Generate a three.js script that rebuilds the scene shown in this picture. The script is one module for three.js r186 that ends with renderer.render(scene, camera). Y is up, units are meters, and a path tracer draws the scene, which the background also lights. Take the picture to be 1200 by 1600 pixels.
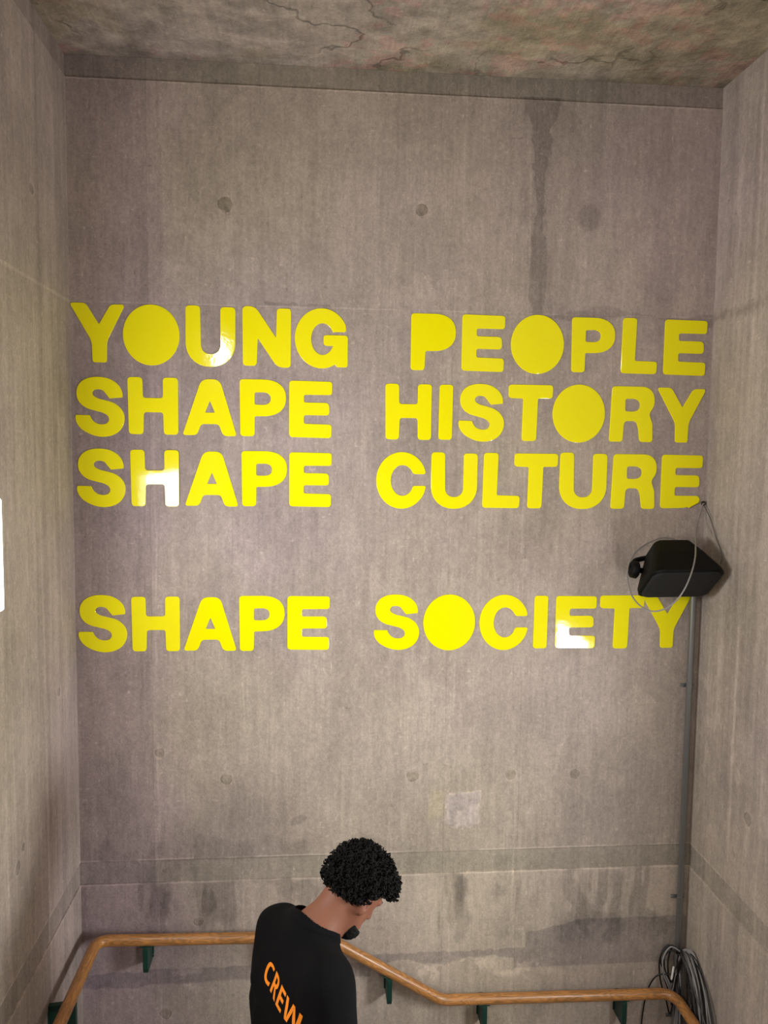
import * as THREE from 'three';
import { RectAreaLightUniformsLib } from 'three/addons/lights/RectAreaLightUniformsLib.js';
import { RoundedBoxGeometry } from 'three/addons/geometries/RoundedBoxGeometry.js';
import { mergeGeometries, mergeVertices } from 'three/addons/utils/BufferGeometryUtils.js';

// ---------------------------------------------------------------- camera, light, exposure
// metres; x runs along the lettered wall (0 .. 2.7), z comes out of it, y = 0 is the photographer's eye level
const W = 2.7, CEIL = 1.515, FLOOR_A = -3.05, FLOOR_B = -3.38, DEEP = 6.6;
const scene = new THREE.Scene();
scene.background = new THREE.Color(0x050505);
const camera = new THREE.PerspectiveCamera(2 * Math.atan(800 / 1268.4) * 180 / Math.PI, 1200 / 1600, 0.05, 40);
camera.position.set(0.9845, 0, 3.4279);
camera.rotation.order = 'YXZ';
camera.rotation.set(-0.08391, -0.08685, 0.01248);
scene.add(camera);
const renderer = new THREE.WebGLRenderer({ antialias: true });
renderer.toneMapping = THREE.LinearToneMapping;
renderer.toneMappingExposure = 0.79;
renderer.shadowMap.enabled = true;
RectAreaLightUniformsLib.init();
const LAMP_WHITE = new THREE.Color(1.0, 0.99, 0.955), LAMP_WARM = new THREE.Color(1.0, 0.93, 0.85);
// wall lights, one of them an added fill: [side wall x, z from, z to, y from, y to, intensity of the light]
const LAMPS = [
  ['added_fill_light', 0, 0.905, 1.95, -0.518, -0.177, 37, 'long white rectangular wall light at the edge of view, level with the SHAPE CULTURE line'],
  ['added_fill_light', W, 1.3, 1.9, -1.52, -1.19, 76, 'white rectangular wall light on the side wall beyond the hanging cables and conduit'],
  ['added_fill_light', W, 4.2, 5.2, -1.2, -0.86, 60, 'added white fill light over the lower flight of stairs behind the viewer'],  // added fill lamp, evens out the side and back walls
  ['added_fill_light', 0, 4.35, 5.7, 0.69, 1.02, 60, 'unseen white rectangular wall light high up the stairs behind the viewer'],  // out of view, lights the upper walls and mirrors in the U
];

// ---------------------------------------------------------------- helpers
const taken = {};
function numbered(name) { const n = taken[name] = (taken[name] ?? -1) + 1; return n ? `${name}_${String(n).padStart(3, '0')}` : name; }
function named(o, name, parent) { o.name = parent ? name : numbered(name); if (o.isMesh) { o.castShadow = true; o.receiveShadow = true; } (parent || scene).add(o); return o; }
function mesh(name, geo, mat, parent) { return named(new THREE.Mesh(geo, mat), name, parent); }
function partName(parent, name) { let n = 0; for (const c of parent.children) if (c.name === name || c.name.startsWith(name + '_0')) n++; return n ? `${name}_${String(n).padStart(3, '0')}` : name; }
function part(name, geo, mat, parent) { const m = new THREE.Mesh(geo, mat); m.name = partName(parent, name); m.castShadow = m.receiveShadow = true; parent.add(m); return m; }
function thing(name, label, category, pos = [0, 0, 0], group) {
  const g = named(new THREE.Group(), name); g.position.set(...pos); g.userData = { label, category }; if (group) g.userData.group = group; return g;
}
function structure(name) { const g = named(new THREE.Group(), name); g.userData.kind = 'structure'; return g; }
function rng(seed) { let s = seed >>> 0; return () => { s = (s + 0x6D2B79F5) >>> 0; let t = s; t = Math.imul(t ^ (t >>> 15), t | 1); t ^= t + Math.imul(t ^ (t >>> 7), t | 61); return ((t ^ (t >>> 14)) >>> 0) / 4294967296; }; }
function hash2(x, y, s) { let h = Math.imul(x, 374761393) ^ Math.imul(y, 668265263) ^ Math.imul(s, 2147483647 - 1013); h = Math.imul(h ^ (h >>> 13), 1274126177); return ((h ^ (h >>> 16)) >>> 0) / 4294967296; }
function vn(x, y, s = 0) {
  const xi = Math.floor(x), yi = Math.floor(y), fx = x - xi, fy = y - yi, u = fx * fx * (3 - 2 * fx), v = fy * fy * (3 - 2 * fy);
  const a = hash2(xi, yi, s), b = hash2(xi + 1, yi, s), c = hash2(xi, yi + 1, s), d = hash2(xi + 1, yi + 1, s);
  return a + (b - a) * u + (c - a) * v + (a - b - c + d) * u * v;
}
function fbm(x, y, oct, s = 0) { let a = 0.5, t = 0, n = 0; for (let i = 0; i < oct; i++) { t += a * vn(x, y, s + i * 17); n += a; a *= 0.5; x *= 2.03; y *= 2.03; } return t / n; }
function vn3(x, y, z, s = 0) { const zi = Math.floor(z), f = z - zi, w = f * f * (3 - 2 * f); return vn(x, y, s + zi * 131) * (1 - w) + vn(x, y, s + (zi + 1) * 131) * w; }
const clamp = (v, a = 0, b = 1) => Math.min(b, Math.max(a, v));
const smooth = (a, b, v) => { const t = clamp((v - a) / (b - a)); return t * t * (3 - 2 * t); };
const lerp = (a, b, t) => a + (b - a) * t;

// ---------------------------------------------------------------- textures
// paint(s, t) -> [r, g, b (0..255 sRGB), relief (0..1)] over s0..s1, t0..t1 metres
function paintedSurface(s0, s1, t0, t1, perMetre, paint, bumpScale, rough = 0.8) {
  const w = Math.min(2048, Math.round((s1 - s0) * perMetre)), h = Math.min(2048, Math.round((t1 - t0) * perMetre));
  const col = new Uint8Array(w * h * 4), rel = new Uint8Array(w * h * 4);
  for (let j = 0; j < h; j++) for (let i = 0; i < w; i++) {
    const c = paint(s0 + (i + 0.5) / w * (s1 - s0), t0 + (j + 0.5) / h * (t1 - t0)), k = (j * w + i) * 4;
    col[k] = clamp(c[0], 0, 255); col[k + 1] = clamp(c[1], 0, 255); col[k + 2] = clamp(c[2], 0, 255); col[k + 3] = 255;
    rel[k] = rel[k + 1] = rel[k + 2] = clamp(c[3]) * 255; rel[k + 3] = 255;
  }
  const mk = (d, srgb) => { const t = new THREE.DataTexture(d, w, h); t.magFilter = THREE.LinearFilter; t.minFilter = THREE.LinearMipmapLinearFilter; t.generateMipmaps = true; t.wrapS = t.wrapT = THREE.MirroredRepeatWrapping; if (srgb) t.colorSpace = THREE.SRGBColorSpace; t.needsUpdate = true; return t; };
  const m = new THREE.MeshStandardMaterial({ map: mk(col, true), bumpMap: mk(rel, false), bumpScale, roughness: rough });
  m.userData.uv = g => { const p = g.attributes.position, uv = new Float32Array(p.count * 2); for (let i = 0; i < p.count; i++) { uv[2 * i] = (p.getX(i) - s0) / (s1 - s0); uv[2 * i + 1] = (p.getY(i) - t0) / (t1 - t0); } g.setAttribute('uv', new THREE.BufferAttribute(uv, 2)); return g; };
  return m;
}
// cast concrete: cloudy tone, cement grain, runs down the formwork, pores
function concrete(s, t, seed) {
  const big = fbm(s * 1.3, t * 1.1, 4, seed) - 0.5, mid = fbm(s * 7, t * 5, 4, seed + 90) - 0.5, fine = fbm(s * 60, t * 46, 3, seed + 150) - 0.5;
  const run = fbm(s * 34, t * 1.6, 3, seed + 210) - 0.5, run2 = fbm(s * 130, t * 9, 2, seed + 260) - 0.5;
  const grain = vn(s * 330, t * 330, seed + 300) - 0.5;
  const cloud = fbm(s * 22, t * 19, 3, seed + 120) - 0.5; let v = 158 + big * 32 + mid * 24 + cloud * 9 + fine * 17 + run * 14 + run2 * 15 + grain * 18 + (vn(s * 170, t * 120, seed + 330) - 0.5) * 13;
  const warm = fbm(s * 1.1 + 7, t * 0.9 + 3, 3, seed + 400) - 0.5, fleck = vn(s * 95, t * 80, seed + 500);
  if (fleck > 0.9) v += (fleck - 0.9) * 260;
  const pore = vn(s * 70 + 31, t * 70, seed + 600);
  let h = 0.55 + fine * 0.45 + mid * 0.25 + grain * 0.25;
  if (pore > 0.955) { v -= (pore - 0.955) * 500; h -= 0.3; }
  return { v, warm, h };
}
const tint = (v, warm, dr = 0, dg = 0, db = 0) => [v * (1.02 + warm * 0.02) + dr, v * (0.948 + warm * 0.04) + dg, v * (0.898 - warm * 0.08) + db];
const seg = (x, a, b, soft) => smooth(a - soft, a + soft, x) * (1 - smooth(b - soft, b + soft, x));

const BACK_SEAMS = [-0.012, 0.31, 1.565, 1.9, W + 0.012], STRIP_A = [1.428, CEIL], STRIP_B = [-1.9, -1.8], JOINT = 0.553;
const TIES = [[0.621, 0.96, 0.03], [1.424, 0.966, 0.024], [0.298 + 0.04, -1.325, 0.02], [0.618, -1.445, 0.024], [1.424, -1.45, 0.026], [1.86, -1.452, 0.024], [2.153, -1.458, 0.022], [0.35, -2.5, 0.026], [0.494, -2.084, 0.02]];
function backPaint(s, t) {
  const c = concrete(s, t, 11);
  let v = c.v, h = c.h, dr = 0, dg = 0, db = 0;
  const ed = fbm(s * 9, t * 9, 3, 700) - 0.5, ed2 = fbm(s * 38, t * 38, 2, 720) - 0.5, edge = ed * 0.10 + ed2 * 0.03;
  // purplish cast of one formwork board and of the lower courses
  const pur = Math.max(1 - smooth(0.25, 0.55, s + ed * 0.25), 0.8 * smooth(2.0, 2.5, s + ed * 0.3) * smooth(-1.0, 0.3, t), 0.7 * seg(t, -0.9, 0.5, 0.3) * (0.55 + ed));
  dg -= pur * 3; db += pur * 4;
  if (s < 0.31 + edge * 0.12 && t < 1.43) v -= 7;
  // dark damp run filled over a formwork seam, with spatter
  if (t > 0.5 && t < 1.44) {
    const wob = (fbm(t * 8, 3.1, 3, 730) - 0.5) * 0.035, wide = 0.028 + 0.05 * smooth(1.3, 1.41, t) + 0.012 * Math.sin(t * 11);
    const d = Math.abs(s - 1.925 - wob) - wide - ed2 * 0.02; const k = 1 - smooth(-0.006, 0.006, d); v -= 22 * k; h -= 0.12 * k;
    const halo = 1 - smooth(0.0, 0.06, d + ed * 0.1); v -= 5 * halo;
  }
  { const d = Math.hypot((s - 2.135) * 1.1, t - 0.95) - 0.05 - edge * 0.4; v -= 20 * (1 - smooth(-0.012, 0.012, d)); }
  // smear along the horizontal joint
  if (s > 1.93) { const d = Math.abs(t - (0.553 + 0.012 * Math.sin(s * 9))) - 0.018 * (1 + ed * 2.4) * smooth(1.95, 2.1, s); v -= 18 * (1 - smooth(-0.006, 0.006, d)); }
  if (s > 0.78 && s < 1.05) { const d = Math.abs(t - 0.566) - 0.006 * (1 + ed2 * 3); v -= 20 * (1 - smooth(-0.003, 0.003, d)); }
  // light laitance lines by the seams
  for (const x of [0.33, 0.69, 1.6, 1.885]) { const d = Math.abs(s - x - (fbm(t * 5, x * 9, 2, 770) - 0.5) * 0.012); v += 11 * (1 - smooth(0.001, 0.007, d)) * smooth(0.42, 0.6, fbm(t * 3, x * 7, 2, 790)); }
  // grey make-up patch, ochre scuffs next to it
  { const d = Math.max(Math.abs(s - 1.645) - 0.075, Math.abs(t + 1.61) - 0.075) + edge * 0.4; const k = 1 - smooth(-0.008, 0.004, d); v += k * (13 + ed2 * 40); db += 9 * k; v += 22 * (1 - smooth(0.002, 0.008, Math.abs(d))) * smooth(0.45, 0.6, fbm(s * 30, t * 30, 2, 715)); h += ed2 * 0.6 * k; }
  { const d = Math.max(Math.abs(s - 1.535) - 0.03, Math.abs(t + 1.58) - 0.06) + edge * 0.5; const k = 1 - smooth(-0.01, 0.01, d); v += 6 * k; dg += 0.5 * k; db -= 7 * k; }
  // chip with an oblique tail
  { const a = 0.5, dx = s - 0.922, dy = t + 1.637, u = dx * Math.cos(a) + dy * Math.sin(a), w = -dx * Math.sin(a) + dy * Math.cos(a); const d = Math.hypot(u / 1.9, w) - 0.021 - ed2 * 0.012; const k = 1 - smooth(-0.004, 0.004, d); v -= 16 * k; h -= 0.2 * k; }
  // upper and lower joint strips are darker mortar
  if (t > STRIP_A[0] - 0.002) { v -= 24; dg += 1.5; db -= 1; }
  if (t < STRIP_B[1] && t > STRIP_B[0]) { v -= 9; dg += 2; }
  // dark bleed above the lower strip
  { const k = seg(t, -1.8, -1.72 + ed * 0.16, 0.02) * smooth(0.35, 0.6, fbm(s * 16, t * 4, 3, 810)) * (1 - smooth(1.2, 1.6, s)); v -= 15 * k; }
  // patchy lower course: damp runs, smears, white bloom
  if (t < -1.9) {
    const p = fbm(s * 6, t * 5, 4, 830); v += 3 + 11 * smooth(1.2, 1.7, s); v += 4 - 20 * smooth(0.54, 0.66, p) * (1 - smooth(-2.12, -2.32, t)); h -= 0.1 * smooth(0.54, 0.66, p);
    const drip = fbm(s * 20, t * 3, 3, 850); v -= 20 * smooth(0.6, 0.72, drip) * seg(t, -2.16, -1.9, 0.02);
    for (const [x, len] of [[0.34, 0.14], [0.52, 0.2], [1.66, 0.3], [2.22, 0.3], [2.35, 0.34]]) { const d = Math.abs(s - x + ed * 0.08) - 0.028 - ed2 * 0.02; v -= 20 * (1 - smooth(-0.012, 0.012, d)) * seg(t, -1.92 - len, -1.92, 0.03); }
    // purple grey float band with a stepped upper edge
    const top = s > 1.95 ? -2.19 + 0.05 * smooth(1.95, 2.25, s) + ed2 * 0.012 : s > 1.25 ? -2.268 + ed2 * 0.02 : -2.3 + ed * 0.06;
    const bot = s > 1.9 ? -2.36 : s > 1.25 ? -2.315 - 0.1 * ed : -2.37 + ed * 0.04;
    const k = (1 - smooth(-0.004, 0.004, t - top)) * smooth(-0.006, 0.006, t - bot); v -= 24 * k; db += 4 * k; h -= 0.08 * k;
    const bloom = smooth(0.52, 0.7, fbm(s * 26, t * 26, 3, 870)) * seg(t, -2.4, -2.3, 0.02); v += 26 * bloom * (s < 0.6 ? seg(s, 0.38, 0.5, 0.03) : smooth(1.3, 1.45, s) * (1 - smooth(1.9, 2.2, s)));
  }
  // pale ragged lip left by the formwork along the strips and the joint
  for (const [y, a] of [[STRIP_A[0] - 0.004, 20], [STRIP_B[1] + 0.004, 22], [STRIP_B[0] - 0.004, 22], [JOINT + 0.003, 14]]) { const d = Math.abs(t - y - ed2 * 0.006); v += a * (1 - smooth(0.001, 0.006, d)) * smooth(0.38, 0.52, fbm(s * 7, y * 3, 3, 890)); }
  for (const [x, y, r] of TIES) { const d = Math.hypot(s - x, t - y); v += 7 * (1 - smooth(r, r * 1.9, d + ed2 * 0.02)) * (d > r ? 1 : 0); if (d < r * (0.9 + ed2 * 0.6)) { v -= y < -1 ? 15 : 24; db -= 4; } if (Math.hypot(s - x - 0.004, (t - y + r * 0.95) * 0.7) < r * (0.3 + ed2)) v -= y < -1 ? 7 : 16; }
  return [...tint(v, c.warm, dr, dg, db), h];
}
function sidePaint(seed, left) {
  const ties = left ? LEFT_TIES : RIGHT_TIES;
  return (s, t) => {
    const z = Math.abs(s), c = concrete(z, t, seed); let v = c.v + (left ? 6 : 2), h = c.h, dg = 0, db = 0;
    const ed = fbm(z * 9, t * 9, 3, seed + 700) - 0.5, ed2 = fbm(z * 38, t * 38, 2, seed + 720) - 0.5;
    if (left) { db += 3; v += (fbm(z * 40, t * 0.8, 3, seed + 735) - 0.5) * 26; } else { db += 2; v += 4 + (fbm(z * 44, t * 0.9, 3, seed + 735) - 0.5) * 24; }
    const sx = left ? 0.4 : 0.33, d = Math.abs(z - sx - (fbm(t * 4, 1, 2, seed + 740) - 0.5) * 0.02);
    v += 17 * (1 - smooth(0.003, 0.016, d)) * smooth(0.35, 0.55, fbm(t * 2.2, 5, 2, seed + 750)); v -= 9 * (1 - smooth(0.004, 0.03, Math.abs(z - sx + 0.035)));
    for (const x of [0.18, 0.55, 0.8]) v += 10 * (1 - smooth(0.004, 0.02, Math.abs(z - x - ed * 0.05))) * smooth(0.5, 0.65, fbm(t * 3, x * 20, 2, seed + 760));
    if (left) { const q = Math.abs(t - JOINT - 0.004) ; v += 16 * (1 - smooth(0.003, 0.009, q + ed2 * 0.006)); }
    else { const q = Math.abs(t - JOINT - 0.012 - ed * 0.05) - 0.02 - ed2 * 0.05; v -= 17 * (1 - smooth(-0.015, 0.015, q)) * (0.4 + fbm(z * 12, 1, 2, seed)); }
    if (left && t > STRIP_A[0]) { v -= 18; }
    if (t < STRIP_B[1] && t > STRIP_B[0]) { v -= 17; dg += 1; }
    for (const y of STRIP_B) { const q = Math.abs(t - y - ed2 * 0.012 + (y < -1.85 ? 0.005 : -0.005)); v += 18 * (1 - smooth(0.001, 0.007, q)) * smooth(0.38, 0.55, fbm(z * 8, y, 2, seed + 770)); }
    if (!left) { const q = smooth(0.6, 0.75, fbm(z * 17, t * 12, 3, seed + 780)) * seg(t, -1.7, -0.9, 0.2); v += 12 * q; }
    for (const [x, y, r] of ties) { const dd = Math.hypot(z - x, t - y); v += 9 * (1 - smooth(r, r * 1.8, dd + ed2 * 0.02)) * (dd > r ? 1 : 0); if (dd < r * (0.9 + ed2 * 0.5)) v -= 18; }
    return [...tint(v, c.warm + (left ? 0.1 : 0.05), 0, dg, db), h];
  };
}
const LEFT_TIES = [[0.713, -1.435, 0.022], [0.66, -1.39, 0.014], [0.42, 0.87, 0.02], [0.24, -0.98, 0.018]], RIGHT_TIES = [[0.468, -1.461, 0.026], [0.62, -0.4, 0.022]];
function ceilPaint(s, t) {
  const c = concrete(s, t, 71), big = fbm(s * 3.4, t * 5, 5, 900), scab = fbm(s * 13, t * 16, 5, 930) - 0.5;
  let v = c.v - 4 + scab * 62 + (big - 0.5) * 26, h = 0.5 + scab * 1.1 + (c.h - 0.5) * 0.4, dr = 0, dg = 0, db = 0;
  const red = smooth(0.5, 0.62, fbm(s * 2.3 + 4, t * 4, 4, 950)) * smooth(0.4, 0.6, fbm(s * 20, t * 20, 3, 955)); dr += 11 * red; dg -= 4 * red; db -= 1 * red;
  const oli = smooth(0.5, 0.66, fbm(s * 3 + 9, t * 3, 3, 960)); db -= 7 * oli;
  const cr = (fbm(s * 4, t * 4, 5, 970) - 0.5), crk = 1 - smooth(0.0, 0.022, Math.abs(cr)); const on = smooth(0.5, 0.62, fbm(s * 2 + 2, t * 2, 2, 980));
  v -= 36 * crk * on; h -= 0.35 * crk * on;
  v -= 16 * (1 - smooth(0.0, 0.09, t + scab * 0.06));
  return [...tint(v, c.warm + 0.1, dr, dg, db - 3), h];
}
const M = {
  back: paintedSurface(0, W, -2.75, 1.55, 476, backPaint, 0.0022),
  left: paintedSurface(-2.2, 0, -2.75, 1.55, 470, sidePaint(211, true), 0.0022),
  right: paintedSurface(0, 2.2, -2.75, 1.55, 470, sidePaint(331, false), 0.0022),
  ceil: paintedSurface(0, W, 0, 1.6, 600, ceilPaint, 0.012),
  core: new THREE.MeshStandardMaterial({ color: 0x77706a, roughness: 0.9 }),
  steel: new THREE.MeshStandardMaterial({ color: 0x909293, roughness: 0.32, metalness: 0.75 }),
  green: new THREE.MeshStandardMaterial({ color: 0x0f3a31, roughness: 0.45 }),
  black: new THREE.MeshPhysicalMaterial({ color: 0x040404, roughness: 0.6, specularIntensity: 0.45 }),
  grille: new THREE.MeshStandardMaterial({ color: 0x151515, roughness: 0.85 }),
  body: new THREE.MeshStandardMaterial({ color: 0xd8d8d4, roughness: 0.5 }),
};
const tileBump = (() => { // fine orange-peel relief shared by small things, 0.25 m a tile
  const n = 256, d = new Uint8Array(n * n * 4);
  for (let j = 0; j < n; j++) for (let i = 0; i < n; i++) { const per = (f, s) => { const a = i / n, b = j / n, x = vn(a * f, b * f, s), y = vn((a - 1) * f, b * f, s), z = vn(a * f, (b - 1) * f, s), w = vn((a - 1) * f, (b - 1) * f, s); return lerp(lerp(x, y, a), lerp(z, w, a), b); }; const v = 255 * clamp(0.5 * per(24, 1) + 0.3 * per(60, 2) + 0.2 * per(120, 3)), k = (j * n + i) * 4; d[k] = d[k + 1] = d[k + 2] = v; d[k + 3] = 255; }
  const t = new THREE.DataTexture(d, n, n); t.magFilter = THREE.LinearFilter; t.wrapS = t.wrapT = THREE.RepeatWrapping; t.repeat.set(4, 4); t.needsUpdate = true; return t;
})();
M.yellow = new THREE.MeshPhysicalMaterial({ color: new THREE.Color().setRGB(0.95, 0.875, 0.0), roughness: 0.05, specularIntensity: 1, bumpMap: tileBump, bumpScale: 0.00013 });

// ---------------------------------------------------------------- the room
// panels in wall coordinates (s, t, outwards); basis turns them into place
function panel(s0, s1, t0, t1, holes, mat, depth, proud = 0) {
  const e = 0.00015, sh = new THREE.Shape([[s0 + e, t0 + e], [s1 - e, t0 + e], [s1 - e, t1 - e], [s0 + e, t1 - e]].map(p => new THREE.Vector2(...p)));
  for (const [x, y, r] of holes) if (x - r > s0 + 0.004 && x + r < s1 - 0.004 && y - r > t0 && y + r < t1) { const p = new THREE.Path(); for (let i = 28; i >= 0; i--) { const a = i / 28 * Math.PI * 2, q = r * (0.86 + 0.28 * vn(Math.cos(a) * 1.7 + x * 90, Math.sin(a) * 1.7 + y * 70, 7)); p[i === 28 ? 'moveTo' : 'lineTo'](x + q * Math.cos(a), y + q * Math.sin(a)); } sh.holes.push(p); }
  const g = new THREE.ExtrudeGeometry(sh, { depth: depth - 0.0005, bevelEnabled: true, bevelThickness: 0.0005, bevelSize: 0.0006, bevelOffset: -0.0006, bevelSegments: 1, curveSegments: 20 });
  g.translate(0, 0, -depth + proud); return mat.userData.uv(g);
}
function buildWall(name, basis, cols, rows, strips, ties, mat) {
  const w = structure(name); w.applyMatrix4(basis);
  const lo = cols[0], hi = cols[cols.length - 1], core = new THREE.BoxGeometry(hi - lo, CEIL + 5.6, 0.2); core.translate((lo + hi) / 2, (CEIL - 5.6) / 2, -0.1 - 0.012); part('wall_core', core, M.core, w);
  for (const [t0, t1] of rows) for (let i = 0; i < cols.length - 1; i++) part('concrete_panel', panel(cols[i], cols[i + 1], t0, t1, ties, mat, 0.012), mat, w);
  for (const [t0, t1] of strips) for (let i = 0; i < cols.length - 1; i++) part('joint_strip', panel(cols[i], cols[i + 1], t0, t1, [], mat, 0.012, -0.005), mat, w);
  for (const [x, y, r] of ties) { const pts = [[0, -0.0022], [r * 0.5, -0.0016], [r * 0.8, -0.0018], [r * 1.2, -0.003], [r * 1.22, -0.012]].map(p => new THREE.Vector2(...p)), g = new THREE.LatheGeometry(pts, 22); g.rotateX(Math.PI / 2); g.translate(x, y, 0); part('tie_hole_plug', mat.userData.uv(g), mat, w); }
  return w;
}
const basis = (s, t, n, o) => new THREE.Matrix4().makeBasis(new THREE.Vector3(...s), new THREE.Vector3(...t), new THREE.Vector3(...n)).setPosition(...o);
const rowsOf = strip => [[-5.5, -2.75], [-2.75, -1.9], [-1.8, JOINT], [JOINT, strip ? STRIP_A[0] : CEIL]];
buildWall('wall_back', basis([1, 0, 0], [0, 1, 0], [0, 0, 1], [0, 0, 0]), BACK_SEAMS, rowsOf(true), [STRIP_A, STRIP_B], TIES, M.back);
buildWall('wall_left', basis([0, 0, -1], [0, 1, 0], [1, 0, 0], [0, 0, 0]), [-DEEP, -4.15, -2.9, -1.65, -0.375, 0.012], rowsOf(true), [STRIP_A, STRIP_B], LEFT_TIES.map(([z, y, r]) => [-z, y, r]), M.left);
buildWall('wall_right', basis([0, 0, 1], [0, 1, 0], [-1, 0, 0], [W, 0, 0]), [-0.012, 0.31, 1.56, 2.81, 4.06, DEEP], rowsOf(false), [STRIP_B], RIGHT_TIES, M.right);
{
  const f = structure('wall_front'); const g = new THREE.BoxGeometry(W + 0.5, CEIL + 5.8, 0.2); g.translate(W / 2, (CEIL - 5.6) / 2, DEEP + 0.1); part('wall_core', g, M.core, f);
  const c = structure('ceiling'); c.applyMatrix4(basis([1, 0, 0], [0, 0, 1], [0, -1, 0], [0, CEIL, 0]));
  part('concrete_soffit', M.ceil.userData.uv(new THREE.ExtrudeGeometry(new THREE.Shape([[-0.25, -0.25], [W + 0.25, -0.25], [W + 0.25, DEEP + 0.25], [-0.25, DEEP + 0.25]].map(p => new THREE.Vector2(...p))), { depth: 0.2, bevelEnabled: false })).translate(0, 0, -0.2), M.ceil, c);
}
{ // landing, two steps across it, flight up under the viewer, flight down beside it
  const f = structure('floor'), bx = (x0, x1, y0, y1, z0, z1) => { const g = new RoundedBoxGeometry(x1 - x0, y1 - y0, z1 - z0, 2, 0.008); g.translate((x0 + x1) / 2, (y0 + y1) / 2, (z0 + z1) / 2); return g; };
  part('landing_slab', bx(0, 1.12, -5.5, FLOOR_A, 0, 1.5), M.core, f);
  part('step', bx(1.12, 1.42, -5.5, FLOOR_A - 0.165, 0, 1.5), M.core, f);
  part('landing_slab', bx(1.42, W, -5.5, FLOOR_B, 0, 1.5), M.core, f);
  for (let i = 0; i < 10; i++) part('step', bx(0, 1.32, -5.5, FLOOR_A + 0.17 * (i + 1), 1.5 + 0.26 * i, 1.5 + 0.26 * (i + 1)), M.core, f);
  part('landing_slab', bx(0, 1.32, -5.5, FLOOR_A + 1.7, 4.1, DEEP), M.core, f);
  for (let i = 0; i < 10; i++) part('step', bx(1.32, W, -5.6, FLOOR_B - 0.17 * (i + 1), 1.5 + 0.26 * i, 1.5 + 0.26 * (i + 1)), M.core, f);
  part('landing_slab', bx(1.32, W, -5.7, FLOOR_B - 1.87, 4.1, DEEP), M.core, f);
}

// ---------------------------------------------------------------- wall lights
for (const [name, x, z0, z1, y0, y1, power, label] of LAMPS) {
  const tone = z0 > 4 ? LAMP_WARM : LAMP_WHITE;
  const n = x ? -1 : 1, g = thing(name, label, 'wall light', [x, (y0 + y1) / 2, (z0 + z1) / 2]), L = z1 - z0, H = y1 - y0;
  const back = new RoundedBoxGeometry(0.018, H - 0.012, L - 0.012, 2, 0.004); back.translate(n * 0.009, 0, 0); part('backplate', back, M.body, g);
  const glow = new THREE.MeshStandardMaterial({ color: 0xffffff, roughness: 0.4, emissive: tone, emissiveIntensity: 8 });
  const dif = new RoundedBoxGeometry(0.034, H, L, 3, 0.008); dif.translate(n * 0.035, 0, 0); part('diffuser', dif, glow, g);
  const light = new THREE.RectAreaLight(tone, power, L - 0.01, H - 0.01);
  light.position.set(x + n * 0.054, (y0 + y1) / 2, (z0 + z1) / 2); light.lookAt(x + n, (y0 + y1) / 2, (z0 + z1) / 2); scene.add(light);
}

// ---------------------------------------------------------------- lettering: rounded capitals, 100 units tall
// a corner list [x, y, radius] becomes a rounded outline; curves are given as many corners of radius 0
function roundedPath(pts, P) {
  const n = pts.length, V = i => pts[(i + n) % n]; let first = true;
  const go = (x, y) => { if (first) { P.moveTo(x, y); first = false; } else P.lineTo(x, y); };
  for (let i = 0; i < n; i++) {
    const [x, y, r = 0] = V(i);
    if (!r) { go(x, y); continue; }
    const a = V(i - 1), b = V(i + 1), la = Math.hypot(a[0] - x, a[1] - y), lb = Math.hypot(b[0] - x, b[1] - y), k = Math.min(r * 1.35, la * 0.48, lb * 0.48);
    const p = [x + (a[0] - x) / la * k, y + (a[1] - y) / la * k], q = [x + (b[0] - x) / lb * k, y + (b[1] - y) / lb * k];
    go(...p); for (let j = 1; j <= 6; j++) { const t = j / 6; go(lerp(lerp(p[0], x, t), lerp(x, q[0], t), t), lerp(lerp(p[1], y, t), lerp(y, q[1], t), t)); }
  }
  P.closePath(); return P;
}
const arc = (cx, cy, rx, ry, a0, a1, n = 22, pw = 1) => { const o = []; for (let i = 0; i <= n; i++) { const a = (a0 + (a1 - a0) * i / n) * Math.PI / 180, c = Math.cos(a), s = Math.sin(a); o.push([cx + rx * Math.sign(c) * Math.abs(c) ** pw, cy + ry * Math.sign(s) * Math.abs(s) ** pw]); } return o; };
function spline(list, per = 7) { // closed Catmull-Rom through the points; a true third entry keeps that corner sharp
  const runs = [], n = list.length, out = [], k0 = list.findIndex(p => p[2]); let run = [];
  for (let i = 0; i <= n; i++) { const p = list[(k0 + i) % n]; run.push(p); if (p[2] && i) { runs.push(run); run = [p]; } }
  for (const r of runs) { if (r.length === 2) { out.push([r[0][0], r[0][1], 3.4]); continue; } const c = new THREE.CatmullRomCurve3(r.map(p => new THREE.Vector3(p[0], p[1], 0)), false, 'centripetal'), q = c.getPoints((r.length - 1) * per); q.pop(); q.forEach((v, i) => out.push(i ? [v.x, v.y] : [v.x, v.y, 3.4])); }
  return out;
}
const cropS = [[545, 268, 1], [548, 240], [530, 175], [480, 115], [400, 72], [300, 57], [200, 68], [125, 105], [80, 165], [68, 225], [78, 290], [115, 345], [175, 385], [260, 410], [340, 432], [388, 462], [402, 503], [378, 540], [325, 552], [270, 540], [230, 508], [203, 458, 1], [60, 456, 1], [53, 485], [64, 535], [105, 595], [180, 645], [265, 675], [340, 683], [430, 668], [505, 625], [550, 560], [565, 490], [555, 430], [515, 370], [450, 325], [360, 298], [285, 278], [240, 248], [235, 222], [255, 195], [300, 187], [345, 200], [375, 235], [412, 281, 1]].map(([x, y, k]) => [(x - 53) / 6.26, (683 - y) / 6.26, k]);
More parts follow.
